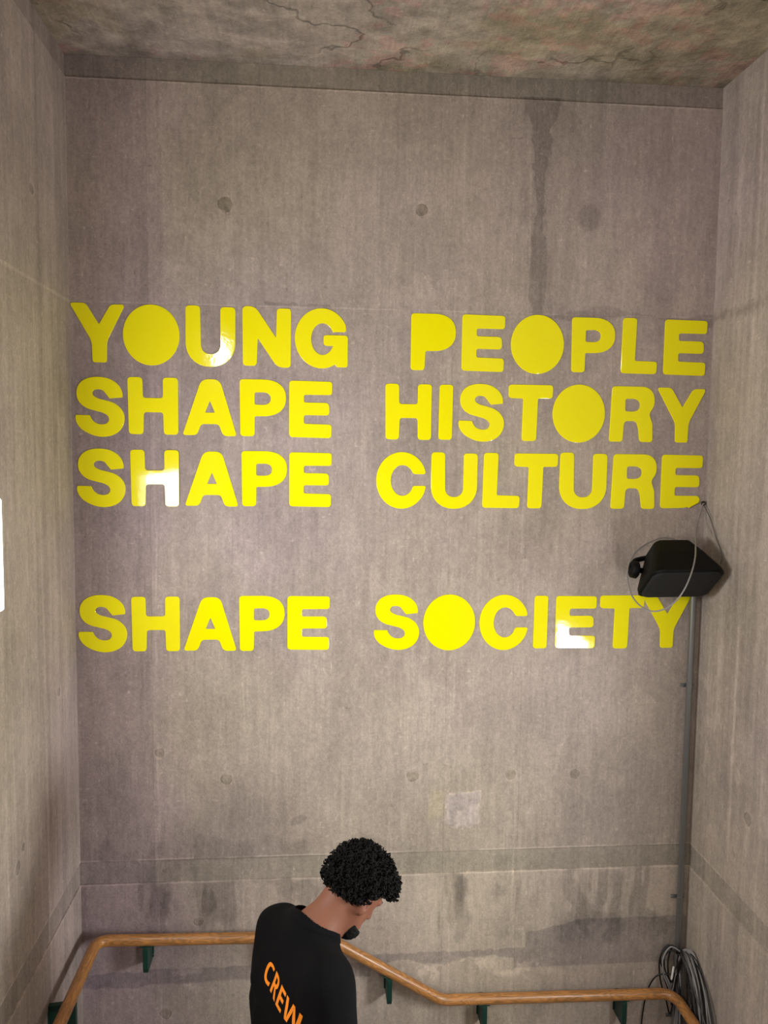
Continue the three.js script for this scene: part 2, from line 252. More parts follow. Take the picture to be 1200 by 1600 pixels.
const bowl = (x0, y0, y1, x1, k = 0.55) => { const ry = (y1 - y0) / 2, rx = Math.min(x1 - x0, ry * 1.32); return arc(x1 - rx, (y0 + y1) / 2, rx, ry, -90, 90, 20, 0.86); };
const GLYPH = {
  Y: [88.8, [[[-0.5, 98, 4], [2, 100, 3], [24.5, 100, 5], [46.4, 64.3, 2], [66, 98.3, 5], [87, 98.6, 4], [88.8, 94.5, 3], [59.4, 36, 6], [58.7, 0, 3.6], [34.7, 0, 3.6], [33.8, 36, 6], [0, 95, 3]]]],
  O: [92.5, [arc(46.25, 50, 46.25, 50, 0, 358, 72)]],
  U: [81.7, [[[0.6, 100, 5.5], [24.2, 100, 5], ...arc(41.2, 37, 15.8, 16, 180, 360, 18, 0.92).map(p => [p[0], p[1]]), [57, 98.5, 5], [81.7, 98.5, 5.5], ...arc(41, 41, 40.6, 41, 0, -180, 30, 0.93)]]],
  N: [80.8, [[[0, 100, 6], [21, 100, 9], [55.8, 49.2, 1.5], [57.2, 97.5, 4.6], [80.8, 97.5, 4.6], [80.4, 0, 5], [58, 0, 10], [25.6, 47.6, 1.5], [23.6, 2, 4.6], [0.8, 2, 4.6]]]],
  G: [86.3, [[[83.8, 61, 4], ...arc(43.6, 50, 43.8, 50, 27, 300, 60), [68.5, 2.4, 2], [86.3, 2.2, 3.5], [86.3, 55.8, 4.6], [46.5, 55.8, 4], [46.6, 38, 4], [63.6, 37.4, 2], ...arc(45, 48.9, 18.6, 26.3, -28, -336, 40), [65, 61.2, 4]]]],
  S: [81.8, [spline(cropS)]],
  H: [85, [[[0, 100, 5], [25, 100, 5], [25.6, 64, 4], [59.4, 64, 4], [59.4, 100, 5], [85, 100, 5], [85, 0, 5], [60.4, 0, 5], [59.6, 39, 4], [27, 39, 4], [26, 0, 5], [1.4, 0.4, 5]]]],
  A: [95, [[[33, 100, 9], [65.5, 100, 9], [95.8, 0, 4.6], [71, 0, 6], [63.6, 21, 4.5], [32, 21, 4.5], [24.6, 1.2, 5], [-1.2, 1, 4.6]], [[47.9, 61.8, 1.2], [39.4, 41.3, 1.2], [56.6, 41.3, 1.2]]]],
  P: [80.8, [[[0, 100, 5], ...bowl(40, 35.5, 100, 80.8).reverse(), [28, 35.2, 3.2], [26.4, 34], [26, 0, 4.6], [1.2, 0, 4.6]], [[26.2, 77, 2.4], [26.2, 55.8, 2.4], ...bowl(30, 55.6, 77.4, 54)]]],
  p: [79, [[[0, 100, 5], ...bowl(40, 34.4, 100, 79).reverse(), [26, 34.2, 2.4], [24.6, 0, 4.6], [0, 0, 4.6]]]],
  E: [75.8, [[[0, 100, 5], [75.8, 99, 4.6], [75.4, 75.6, 4], [26, 75.6, 3], [26, 62.2, 2.6], [70.5, 62, 6], [71.2, 39.8, 5], [26, 40, 3], [26, 25, 2.6], [75, 24, 4.6], [74.6, 0, 4.6], [0, 1.2, 5]]]],
  e: [75.8, [[[0, 100, 5], [75.8, 99, 4.6], [75.4, 75.6, 4], [26, 75.6, 3], [26, 62.2, 2.6], [70.5, 62, 6], [71.2, 39.8, 5], [26, 40, 3], [26, 24, 2.6], [70, 23.6, 6], [74.2, 14, 5], [48, 1, 8], [0, 0, 5]]]],
  L: [65.5, [[[1.4, 100, 5], [26.8, 100, 5], [25.2, 23.4, 2.6], [65.5, 22.6, 4.6], [64.4, 0, 4.6], [0, 0.6, 5]]]],
  I: [25.3, [[[0.8, 100, 4.8], [25.3, 100, 4.8], [24.6, 0, 4.8], [0, 0, 4.8]]]],
  T: [79.5, [[[0, 100, 5], [79.5, 100, 5], [79, 76, 4.6], [53, 76, 2.4], [51.4, 0, 4.8], [25.2, 0, 4.8], [26.4, 75.4, 2.4], [0.2, 76, 5]]]],
  R: [83, [[[3, 100, 5], ...arc(58, 74.5, 25, 25.5, 90, -42, 16, 0.9), [74, 50.4, 3], [80.2, 33], [81.8, 0, 4.6], [57, 0, 4.6], [54, 24], [50.6, 35, 5], [44.8, 37.8, 2], [27.2, 37.6, 6], [25.4, 0, 4.6], [0, 0, 4.6]], [[28.6, 77.6, 3], [28.6, 55.4, 3], ...bowl(32, 55, 77.8, 55.6)]]],
  C: [88, [[[87.6, 61.2, 4.4], ...arc(44.5, 50, 44.5, 50, 27, 333, 60), [88.2, 41, 4], [64.6, 40.8, 4.6], ...arc(46, 50, 20.4, 27, -40, -320, 34), [65.2, 61.4, 4.6]]]],
};
const ROWS = [
  ['YOUNG', 'the top line', 'YOUNG'.split(''), [[0.005, 0.215, 0.315, 0.552], [0.209, 0.435, 0.307, 0.552], [0.458, 0.661, 0.306, 0.553], [0.689, 0.888, 0.309, 0.556], [0.904, 1.123, 0.309, 0.555]]],
  ['PEOPLE', 'the top line', 'pEOPLE'.split(''), [[1.387, 1.577, 0.31, 0.545], [1.603, 1.787, 0.309, 0.546], [1.813, 2.043, 0.304, 0.552], [2.075, 2.266, 0.315, 0.546], [2.295, 2.456, 0.313, 0.549], [2.484, 2.674, 0.31, 0.547]]],
  ['SHAPE', 'the line SHAPE HISTORY', 'SHAPE'.split(''), [[0.015, 0.211, 0.014, 0.257], [0.224, 0.427, 0.026, 0.259], [0.446, 0.664, 0.023, 0.256], [0.677, 0.868, 0.024, 0.259], [0.881, 1.06, 0.02, 0.257]]],
  ['HISTORY', 'the second line', 'HISTORY'.split(''), [[1.282, 1.479, 0.018, 0.252], [1.51, 1.57, 0.02, 0.252], [1.595, 1.792, 0.014, 0.258], [1.808, 2.002, 0.019, 0.258], [2.002, 2.233, 0.015, 0.263], [2.254, 2.452, 0.021, 0.259], [2.467, 2.678, 0.021, 0.257]]],
  ['SHAPE', 'the line SHAPE CULTURE', 'SHAPE'.split(''), [[0.016, 0.211, -0.275, -0.034], [0.231, 0.429, -0.271, -0.037], [0.453, 0.67, -0.27, -0.041], [0.684, 0.873, -0.268, -0.037], [0.882, 1.06, -0.27, -0.04]]],
  ['CULTURE', 'the third line', 'CULTURe'.split(''), [[1.248, 1.462, -0.275, -0.034], [1.481, 1.682, -0.274, -0.033], [1.705, 1.869, -0.27, -0.033], [1.841, 2.033, -0.27, -0.034], [2.04, 2.251, -0.272, -0.028], [2.271, 2.473, -0.27, -0.032], [2.495, 2.681, -0.267, -0.032]]],
  ['SHAPE', 'the lowest line', 'SHAPE'.split(''), [[0.011, 0.209, -0.885, -0.642], [0.227, 0.426, -0.883, -0.65], [0.443, 0.661, -0.884, -0.653], [0.673, 0.864, -0.885, -0.648], [0.876, 1.056, -0.884, -0.649]]],
  ['SOCIETY', 'the lowest line', 'SOCIETY'.split(''), [[1.245, 1.442, -0.887, -0.644], [1.459, 1.686, -0.891, -0.645], [1.705, 1.921, -0.892, -0.647], [1.945, 2.008, -0.886, -0.652], [2.043, 2.226, -0.888, -0.653], [2.241, 2.442, -0.89, -0.652], [2.437, 2.652, -0.889, -0.652]]],
];
const ORD = { YOUNG: '', PEOPLE: '', HISTORY: '', CULTURE: '', SOCIETY: '' };
const TILT = { '4H1': [0.0, -0.03], '0U2': [0, 0], '7E4': [0, 0] };
ROWS.forEach(([word, line, chars, boxes], row) => chars.forEach((ch, i) => {
  const [x0, x1, y0, y1] = boxes[i], [gw, outlines] = GLYPH[ch], w = x1 - x0, h = y1 - y0;
  const k = h / 100, sx = w / gw, fit = o => o.map(([x, y, r]) => [x * sx - w / 2, y * k - h / 2, (r || 0) * k]);
  const sh = roundedPath(fit(outlines[0]), new THREE.Shape()); for (const o of outlines.slice(1)) sh.holes.push(roundedPath(fit(o), new THREE.Path()));
  const g = new THREE.ExtrudeGeometry(sh, { depth: 0.0016, bevelEnabled: true, bevelThickness: 0.0012, bevelSize: 0.0012, bevelOffset: -0.0012, bevelSegments: 2, curveSegments: 8 });
  const m = mesh('vinyl_letter', g, M.yellow); m.position.set((x0 + x1) / 2, (y0 + y1) / 2, 0.0005);
  const t = TILT[row + ch + i]; if (t) { m.rotation.x = t[0]; m.rotation.y = t[1]; m.position.z += Math.abs(t[1]) * w / 2 * 0.6; }
  const C = ch.toUpperCase(), all = word.split(''), same = all.filter(c => c === C).length, nth = all.slice(0, i + 1).filter(c => c === C).length;
  const which = same > 1 ? (nth === 1 ? 'first ' : 'last ') : '', extra = ch === 'p' ? ', filled in without a hole' : ch === 'O' ? ', a solid disc' : ch === 'e' ? ', its lower corner peeling' : '';
  m.userData = { label: word === 'SHAPE' ? `yellow letter ${C} of SHAPE in ${line}` : `yellow ${which}letter ${C} of ${word}${extra}`, category: 'letter', group: 'yellow wall lettering' };
  if (ch === 'e') { // the loose corner curls forward and shows its own edge
    const fl = new THREE.CylinderGeometry(0.0045, 0.0065, 0.052, 14, 1, true, 0, Math.PI * 1.3); fl.rotateZ(-1.1); fl.translate(0.0555, -0.0985, 0.0062); const f = part('peeling_corner', fl, M.yellow, m); f.material = M.yellow;
  }
}));

// ---------------------------------------------------------------- handrail with brackets
const woodMat = (() => {
  const w = 2048, h = 256, d = new Uint8Array(w * h * 4);
  for (let j = 0; j < h; j++) for (let i = 0; i < w; i++) {
    const a = j / h, wrap = (f, sx, s) => lerp(fbm(i / w * sx, a * f, 3, s), fbm(i / w * sx, (a - 1) * f, 3, s), smooth(0.5, 1, a));
    const ring = Math.sin((wrap(5, 12, 3) * 9 + a * 2) * Math.PI * 2), fib = wrap(60, 50, 9) - 0.5, tone = wrap(2, 18, 21) - 0.5, pore = vn(i / w * 130, a * 110, 5) > 0.9 ? 0.5 : 0;
    const v = 1 + ring * 0.10 + fib * 0.3 + tone * 0.25 - pore * 0.14, k = (j * w + i) * 4; d[k] = clamp(176 * v, 0, 255); d[k + 1] = clamp(124 * v, 0, 255); d[k + 2] = clamp(70 * v, 0, 255); d[k + 3] = 255;
  }
  const t = new THREE.DataTexture(d, w, h); t.colorSpace = THREE.SRGBColorSpace; t.magFilter = THREE.LinearFilter; t.minFilter = THREE.LinearMipmapLinearFilter; t.generateMipmaps = true; t.wrapS = t.wrapT = THREE.RepeatWrapping; t.needsUpdate = true;
  return new THREE.MeshPhysicalMaterial({ map: t, roughness: 0.38, clearcoat: 0.35, clearcoatRoughness: 0.3 });
})();
function roundedCurve(pts, rads) {
  const P = pts.map(p => new THREE.Vector3(...p)), path = new THREE.CurvePath(); let from = P[0];
  for (let i = 1; i < P.length - 1; i++) {
    const r = rads[i - 1], a = P[i].clone().sub(P[i - 1]).normalize(), b = P[i + 1].clone().sub(P[i]).normalize(), p = P[i].clone().addScaledVector(a, -r), q = P[i].clone().addScaledVector(b, r);
    path.add(new THREE.LineCurve3(from, p)); path.add(new THREE.QuadraticBezierCurve3(p, P[i], q)); from = q;
  }
  path.add(new THREE.LineCurve3(from, P[P.length - 1])); return path;
}
const RAIL = [[0.085, -0.55, 3.9], [0.085, -2.08, 1.5], [0.085, -2.1, 0.085], [1.04, -2.121, 0.085], [1.557, -2.436, 0.085], [2.615, -2.456, 0.085], [2.615, -2.44, 1.45], [2.615, -4.0, 3.9]];
const RADS = [0.05, 0.055, 0.05, 0.035, 0.075, 0.05];
{
  const g = thing('handrail', 'round oak handrail stepping down along the lettered wall on green brackets', 'handrail');
  const joints = roundedCurve(RAIL, RADS), L = joints.getLength();
  const tube = new THREE.TubeGeometry(joints, 760, 0.0235, 24, false), uv = tube.attributes.uv; for (let i = 0; i < uv.count; i++) uv.setX(i, uv.getX(i) * L / 2);
  part('wooden_rail', tube, woodMat, g);
  const finShape = new THREE.Shape(); [[-0.083, -0.118], [-0.083, -0.016], [-0.02, -0.01], [0.012, -0.01], [0.014, -0.02], [0.014, -0.106], [0.008, -0.122], [-0.07, -0.122]].forEach((p, k) => k ? finShape.lineTo(...p) : finShape.moveTo(...p)); finShape.closePath();
  const finG = new THREE.ExtrudeGeometry(finShape, { depth: 0.018, bevelEnabled: true, bevelThickness: 0.002, bevelSize: 0.002, bevelSegments: 1 }); finG.translate(0, -0.014, -0.009); finG.rotateY(-Math.PI / 2);
  const plate = new RoundedBoxGeometry(0.034, 0.08, 0.006, 2, 0.002); plate.translate(0, -0.088, -0.082);
  const saddle = new RoundedBoxGeometry(0.05, 0.006, 0.02, 2, 0.002); saddle.translate(0, -0.024, 0);
  const screws = [-0.06, -0.115].map(y => { const s = new THREE.CylinderGeometry(0.0025, 0.003, 0.003, 12); s.rotateX(Math.PI / 2); s.translate(0.0135, y, -0.078); return s; });
  const put = (x, y, z, turn, slope = 0) => { const b = part('bracket', finG, M.green, g); b.position.set(x, y, z); b.rotation.y = turn; const p = part('wall_plate', plate, M.green, b); for (const q of screws) part('screw', q, M.steel, b); const s = part('saddle', saddle, M.green, b); s.rotation.z = slope; };
  for (const [x, sl] of [[0.287, 0], [0.84, 0], [1.325, -0.52], [1.748, 0], [2.384, 0]]) { const y = x < 1.04 ? -2.1 - 0.021 * x / 1.04 : x < 1.557 ? -2.121 - 0.315 * (x - 1.04) / 0.517 - 0.004 : -2.438 - 0.018 * (x - 1.557); put(x, y, 0.085, 0, sl); }
  for (const z of [0.44, 1.4]) put(0.085, -2.1 + 0.014 * z, z, Math.PI / 2);
  for (const z of [0.62, 1.35]) put(2.615, -2.456 + 0.012 * z, z, -Math.PI / 2);
}

// ---------------------------------------------------------------- conduit
{
  const g = thing('steel_conduit', 'vertical galvanised steel conduit in the wall corner below the loudspeaker', 'conduit', [2.657, 0, 0.022]);
  const tube = new THREE.CylinderGeometry(0.0135, 0.0135, 2.75, 24); tube.translate(-0.001, -0.5 - 1.375, 0); part('tube', tube, M.steel, g);
  for (const y of [-1.059, -2.045, -2.62]) {
    const band = new THREE.CylinderGeometry(0.0158, 0.0158, 0.016, 24, 1); band.translate(0, y, 0); const s = part('saddle_clip', band, M.steel, g);
    const base = new RoundedBoxGeometry(0.062, 0.017, 0.006, 2, 0.002); base.translate(-0.004, y, -0.0185); part('clip_base', base, M.steel, s);
    for (const k of [-1, 1]) { const c = new THREE.CylinderGeometry(0.005, 0.006, 0.005, 12); c.rotateX(Math.PI / 2); c.translate(-0.004 + k * 0.024, y, -0.014); part('clip_screw', c, M.steel, s); }
  }
  const coup = new THREE.CylinderGeometry(0.0165, 0.0165, 0.05, 24); coup.translate(0, -2.33, 0); part('coupling', coup, M.steel, g);
}

// ---------------------------------------------------------------- loudspeaker
const tubeOf = (pts, r, n = 60, closed = false, seg2 = 8) => new THREE.TubeGeometry(new THREE.CatmullRomCurve3(pts.map(p => new THREE.Vector3(...p)), closed, 'centripetal'), n, r, seg2, closed);
{
  const g = thing('loudspeaker', 'black wall loudspeaker tilted down in the corner at the end of SOCIETY', 'loudspeaker', [2.5, -0.508, 0.0]);
  const cab = new THREE.Group(); // geometry is turned once, here: tilt down, swing a little from the corner
  const turn = g0 => { g0.scale(0.95, 0.98, 0.88); g0.rotateX(0.82); g0.rotateY(0.07); g0.translate(0.0, 0.0, 0.165); return g0; };
  const sec = (hw, hh, r, z) => { const o = []; for (const [cx, cy, a] of [[hw - r, hh - r, 0], [-hw + r, hh - r, 90], [-hw + r, -hh + r, 180], [hw - r, -hh + r, 270]]) for (let i = 0; i <= 8; i++) { const t = (a + i * 11.25) * Math.PI / 180; o.push([cx + r * Math.cos(t), cy + r * Math.sin(t), z]); } return o; };
  const loft = rings => { const n = rings[0].length, p = [], idx = []; rings.forEach(r => r.forEach(v => p.push(...v))); for (let k = 0; k < rings.length - 1; k++) for (let i = 0; i < n; i++) { const a = k * n + i, b = k * n + (i + 1) % n; idx.push(a, b, a + n, b, b + n, a + n); }
    for (const [k, flip] of [[0, true], [rings.length - 1, false]]) { const c = p.length / 3, r = rings[k]; p.push(r.reduce((s, v) => s + v[0], 0) / n, r.reduce((s, v) => s + v[1], 0) / n, r[0][2]); for (let i = 0; i < n; i++) { const a = k * n + i, b = k * n + (i + 1) % n; flip ? idx.push(c, b, a) : idx.push(c, a, b); } }
    const q = new THREE.BufferGeometry(); q.setAttribute('position', new THREE.Float32BufferAttribute(p, 3)); q.setIndex(idx); const m = q.toNonIndexed(); m.computeVertexNormals(); return m; };
  part('cabinet', turn(loft([sec(0.078, 0.06, 0.03, -0.118), sec(0.088, 0.07, 0.03, -0.112), sec(0.125, 0.09, 0.035, -0.03), sec(0.168, 0.1, 0.04, 0.06), sec(0.17, 0.102, 0.04, 0.082), sec(0.163, 0.095, 0.04, 0.088)])), M.black, g);
  part('grille', turn(loft([sec(0.16, 0.092, 0.04, 0.084), sec(0.16, 0.092, 0.04, 0.093), sec(0.154, 0.086, 0.038, 0.099), sec(0.12, 0.06, 0.03, 0.103)])), M.grille, g);
  // u bracket and its round clamp knobs
  const ub = part('bracket', mergeGeometries([new RoundedBoxGeometry(0.1, 0.05, 0.012, 2, 0.004).translate(0, 0.03, 0.008), new RoundedBoxGeometry(0.035, 0.035, 0.07, 2, 0.006).translate(0, 0.03, 0.04),
    tubeOf([[0.15, 0.01, 0.12], [0.13, 0.03, 0.085], [0.06, 0.032, 0.06], [-0.06, 0.032, 0.06], [-0.14, 0.02, 0.08], [-0.168, 0.0, 0.12]], 0.011, 50).toNonIndexed()].map(q => { const r = q.index ? q.toNonIndexed() : q; return r; })), M.black, g);
  const kn = new THREE.LatheGeometry([[0, 0.026], [0.026, 0.026], [0.036, 0.02], [0.038, 0.0], [0.034, -0.004], [0.012, -0.006], [0.012, -0.03]].map(p => new THREE.Vector2(...p)), 28); kn.rotateZ(Math.PI / 2 - 0.15); kn.translate(-0.15, -0.012, 0.12); part('clamp_knob', kn, M.black, g);
  const kn2 = new THREE.LatheGeometry([[0, 0.012], [0.024, 0.012], [0.03, 0.006], [0.03, -0.004], [0.012, -0.006], [0.012, -0.02]].map(p => new THREE.Vector2(...p)), 24); kn2.rotateZ(-Math.PI / 2); kn2.translate(0.152, -0.0, 0.105); part('clamp_knob', kn2, M.black, g);
}
const cableGrey = new THREE.MeshStandardMaterial({ color: 0x8b8886, roughness: 0.5 }), cableDark = new THREE.MeshStandardMaterial({ color: 0x141416, roughness: 0.45 }), cableMid = new THREE.MeshStandardMaterial({ color: 0x4a494c, roughness: 0.5 }), cableSilver = new THREE.MeshStandardMaterial({ color: 0x9a989a, roughness: 0.4 });
{
  const c = mesh('speaker_cable', tubeOf([[2.680, -0.247, 0.020], [2.638, -0.333, 0.060], [2.568, -0.399, 0.200], [2.519, -0.444, 0.300], [2.471, -0.498, 0.370], [2.438, -0.553, 0.390], [2.414, -0.598, 0.380], [2.386, -0.642, 0.340], [2.351, -0.661, 0.300], [2.322, -0.649, 0.240], [2.307, -0.612, 0.180], [2.308, -0.545, 0.130], [2.326, -0.495, 0.100], [2.360, -0.451, 0.080], [2.416, -0.417, 0.060], [2.499, -0.390, 0.050], [2.577, -0.407, 0.050]], 0.0032, 160), cableGrey);
  c.userData = { label: 'thin grey cable looping down over the front of the black loudspeaker', category: 'cable' };
  const h = thing('cable_hook', 'small dark hook at the peeling last letter E of CULTURE', 'hook', [2.684, -0.243, 0]);
  part('screw_eye', new THREE.TorusGeometry(0.008, 0.0028, 8, 18).translate(0, 0, 0.018), cableDark, h); part('shank', new THREE.CylinderGeometry(0.003, 0.003, 0.02, 10).rotateX(Math.PI / 2).translate(0, 0.004, 0.005), cableDark, h);
  const t = mesh('thin_wire', tubeOf([[2.685, -0.25, 0.02], [2.69, -0.3, 0.07], [2.693, -0.38, 0.125], [2.69, -0.45, 0.19], [2.672, -0.478, 0.215]], 0.0018, 60), cableMid);
  t.userData = { label: 'very thin dark wire hanging from the hook to the loudspeaker along the side wall', category: 'wire' };
}
// ---------------------------------------------------------------- hank of spare cable
{
  const g = thing('cable_bundle', 'large hank of black and grey cables hung on the conduit in the corner', 'cable bundle', [2.655, -2.285, 0.06]), r = rng(7);
  const J = a => (r() - 0.5) * 2 * a;
  for (let i = 0; i < 34; i++) { // long loops leaning along the side wall
    const far = 0.09 + 0.25 * r(), drop = 0.45 + 0.4 * r(), x = -0.03 + 0.055 * r(), near = J(0.03), top = 0.005 + 0.03 * r();
    const pts = [[J(0.008), 0, J(0.008)], [x + 0.012, top, 0.05 + J(0.02)], [x + 0.015, -0.06 + J(0.02), far * 0.55], [x + J(0.01), -drop * 0.4, far * 0.92], [x + J(0.015), -drop * 0.75, far], [x - 0.02 + J(0.015), -drop, far * 0.6], [x - 0.04 + J(0.01), -drop * 0.8, near + 0.03], [x - 0.035 + J(0.01), -drop * 0.35, near + 0.01]].map(([a, b, c]) => [b < -0.08 ? clamp(a, -0.006, 0.034) : Math.min(a, 0.034), b, Math.max(c, a > -0.026 ? -0.016 : -0.045)]);
    part('cable', tubeOf(pts, 0.0024 + 0.0016 * r(), 90, true, 7), [cableDark, cableSilver, cableMid, cableDark, cableGrey, cableMid][i % 6], g);
  }
  for (let i = 0; i < 7; i++) { // short loops that stand off the other side of the conduit
    const far = 0.04 + 0.045 * r(), drop = 0.09 + 0.16 * r(), z = -0.04 + 0.025 * r();
    part('cable', tubeOf([[0, 0, 0], [-far * 0.55, 0.012 + J(0.012), z], [-far, -0.03, z], [-far * 0.95, -drop * 0.6, z], [-far * 0.6, -drop, z + 0.005], [-0.028, -drop * 1.3, z + 0.005], [-0.022, -drop * 0.5, 0.008]], 0.0026 + 0.0012 * r(), 70, true, 7), [cableDark, cableSilver, cableDark][i % 3], g);
  }
  part('cable', tubeOf([[-0.03, -0.1, 0.0], [-0.09, -0.12, -0.03], [-0.125, -0.18, -0.042], [-0.15, -0.32, -0.045], [-0.155, -0.5, -0.04]], 0.0034, 50), cableDark, g);
  part('cable_tie', new THREE.TorusGeometry(0.02, 0.004, 8, 24).rotateX(1.4), cableDark, g);
  const tag = new RoundedBoxGeometry(0.008, 0.062, 0.004, 2, 0.0015); tag.rotateZ(-0.12); tag.translate(-0.066, -0.05, 0.06); part('white_tag', tag, new THREE.MeshStandardMaterial({ color: 0xf2f2f0, roughness: 0.5 }), g);
}

// ---------------------------------------------------------------- person
// naive surface nets over a distance field
function surfaceNets(f, lo, hi, cell) {
  const n = [0, 1, 2].map(i => Math.ceil((hi[i] - lo[i]) / cell) + 1), [nx, ny, nz] = n, F = new Float32Array(nx * ny * nz), id = new Int32Array(nx * ny * nz).fill(-1), P = [], I = [];
  let k = 0; for (let z = 0; z < nz; z++) for (let y = 0; y < ny; y++) for (let x = 0; x < nx; x++) F[k++] = f(lo[0] + x * cell, lo[1] + y * cell, lo[2] + z * cell);
  const at = (x, y, z) => x + nx * (y + ny * z), off = []; for (let i = 0; i < 8; i++) off.push([i & 1, (i >> 1) & 1, i >> 2]);
  const E = []; for (let a = 0; a < 8; a++) for (const b of [1, 2, 4]) if (!(a & b)) E.push([a, a | b]);
  for (let z = 0; z < nz - 1; z++) for (let y = 0; y < ny - 1; y++) for (let x = 0; x < nx - 1; x++) {
    const v = off.map(o => F[at(x + o[0], y + o[1], z + o[2])]); let m = 0; for (let i = 0; i < 8; i++) if (v[i] < 0) m |= 1 << i; if (m === 0 || m === 255) continue;
    let c = 0, sx = 0, sy = 0, sz = 0; for (const [a, b] of E) if ((v[a] < 0) !== (v[b] < 0)) { const t = v[a] / (v[a] - v[b]); sx += lerp(off[a][0], off[b][0], t); sy += lerp(off[a][1], off[b][1], t); sz += lerp(off[a][2], off[b][2], t); c++; }
    id[at(x, y, z)] = P.length / 3; P.push(lo[0] + (x + sx / c) * cell, lo[1] + (y + sy / c) * cell, lo[2] + (z + sz / c) * cell);
  }
  const quad = (a, b, c, d, flip) => flip ? I.push(a, c, b, a, d, c) : I.push(a, b, c, a, c, d);
  for (let z = 1; z < nz - 1; z++) for (let y = 1; y < ny - 1; y++) for (let x = 1; x < nx - 1; x++) {
    const s = F[at(x, y, z)] < 0;
    if (s !== F[at(x + 1, y, z)] < 0) quad(id[at(x, y - 1, z - 1)], id[at(x, y, z - 1)], id[at(x, y, z)], id[at(x, y - 1, z)], !s);
    if (s !== F[at(x, y + 1, z)] < 0) quad(id[at(x - 1, y, z - 1)], id[at(x - 1, y, z)], id[at(x, y, z)], id[at(x, y, z - 1)], !s);
    if (s !== F[at(x, y, z + 1)] < 0) quad(id[at(x - 1, y - 1, z)], id[at(x, y - 1, z)], id[at(x, y, z)], id[at(x - 1, y, z)], !s);
  }
  const g = new THREE.BufferGeometry(); g.setAttribute('position', new THREE.Float32BufferAttribute(P, 3)); g.setIndex(I); g.computeVertexNormals(); return g;
}
const smin = (a, b, k) => { const h = Math.max(k - Math.abs(a - b), 0) / k; return Math.min(a, b) - h * h * k * 0.25; };
const smax = (a, b, k) => -smin(-a, -b, k);
function cap(x, y, z, a, b, ra, rb) { const dx = b[0] - a[0], dy = b[1] - a[1], dz = b[2] - a[2], px = x - a[0], py = y - a[1], pz = z - a[2], t = clamp((px * dx + py * dy + pz * dz) / (dx * dx + dy * dy + dz * dz)); return Math.hypot(px - dx * t, py - dy * t, pz - dz * t) - lerp(ra, rb, t); }
const ell = (x, y, z, c, r) => { const a = (x - c[0]) / r[0], b = (y - c[1]) / r[1], d = (z - c[2]) / r[2], k0 = Math.hypot(a, b, d), k1 = Math.hypot(a / r[0], b / r[1], d / r[2]); return k1 < 1e-6 ? -Math.min(...r) : k0 * (k0 - 1) / k1; };
// person's own frame: feet at y = 0, z forward, x to the person's left side
const SH = s => [s * 0.178, 1.445, 0.05], EL = s => s > 0 ? [0.178, 1.165, 0.025] : [-0.262, 1.155, 0.03], WR = s => s > 0 ? [0.21, 0.95, 0.15] : [-0.262, 0.945, 0.2];
const HIP = s => [s * 0.09, 0.93, 0.04], KN = s => s > 0 ? [0.1, 0.5, 0.06] : [-0.1, 0.5, 0.03], AN = s => s > 0 ? [0.105, 0.09, 0.03] : [-0.11, 0.09, -0.06];
function torso(x, y, z, e) {
  let d = cap(x, y, z, [-0.075, 0.97, 0.04], [0.075, 0.97, 0.04], 0.104 + e, 0.104 + e);
  d = smin(d, cap(x, y, z, [-0.06, 1.13, 0.05], [0.06, 1.13, 0.05], 0.096 + e, 0.096 + e), 0.08);
  d = smin(d, cap(x, y, z, [-0.085, 1.32, 0.045], [0.085, 1.32, 0.045], 0.112 + e, 0.112 + e), 0.09);
  d = smin(d, cap(x, y, z, [-0.15, 1.44, 0.05], [0.15, 1.44, 0.05], 0.066 + e, 0.066 + e), 0.06);
  d = smin(d, cap(x, y, z, [-0.12, 1.455, 0.06], [0, 1.515, 0.085], 0.04 + e, 0.055 + e), 0.05);
  return smin(d, cap(x, y, z, [0.12, 1.455, 0.06], [0, 1.515, 0.085], 0.04 + e, 0.055 + e), 0.05);
}
const arms = (x, y, z, e) => { let d = 9; for (const s of [-1, 1]) { if (s * x < 0.08) continue; d = Math.min(d, smin(cap(x, y, z, SH(s), EL(s), 0.056 + e, 0.043 + e), cap(x, y, z, EL(s), WR(s), 0.044 + e, 0.029 + e), 0.03)); } return d; };
const legs = (x, y, z, e) => { let d = 9; for (const s of [-1, 1]) d = smin(d, smin(cap(x, y, z, HIP(s), KN(s), 0.086 + e, 0.058 + e), cap(x, y, z, KN(s), AN(s), 0.058 + e, 0.042 + e), 0.04), 0.03); return d; };
const NECK0 = [0, 1.475, 0.07], NECK1 = [0, 1.59, 0.18], HEADC = [0, 1.6, 0.238], BOW = 0.9, HT = 0.06; // bow of the head, slight turn
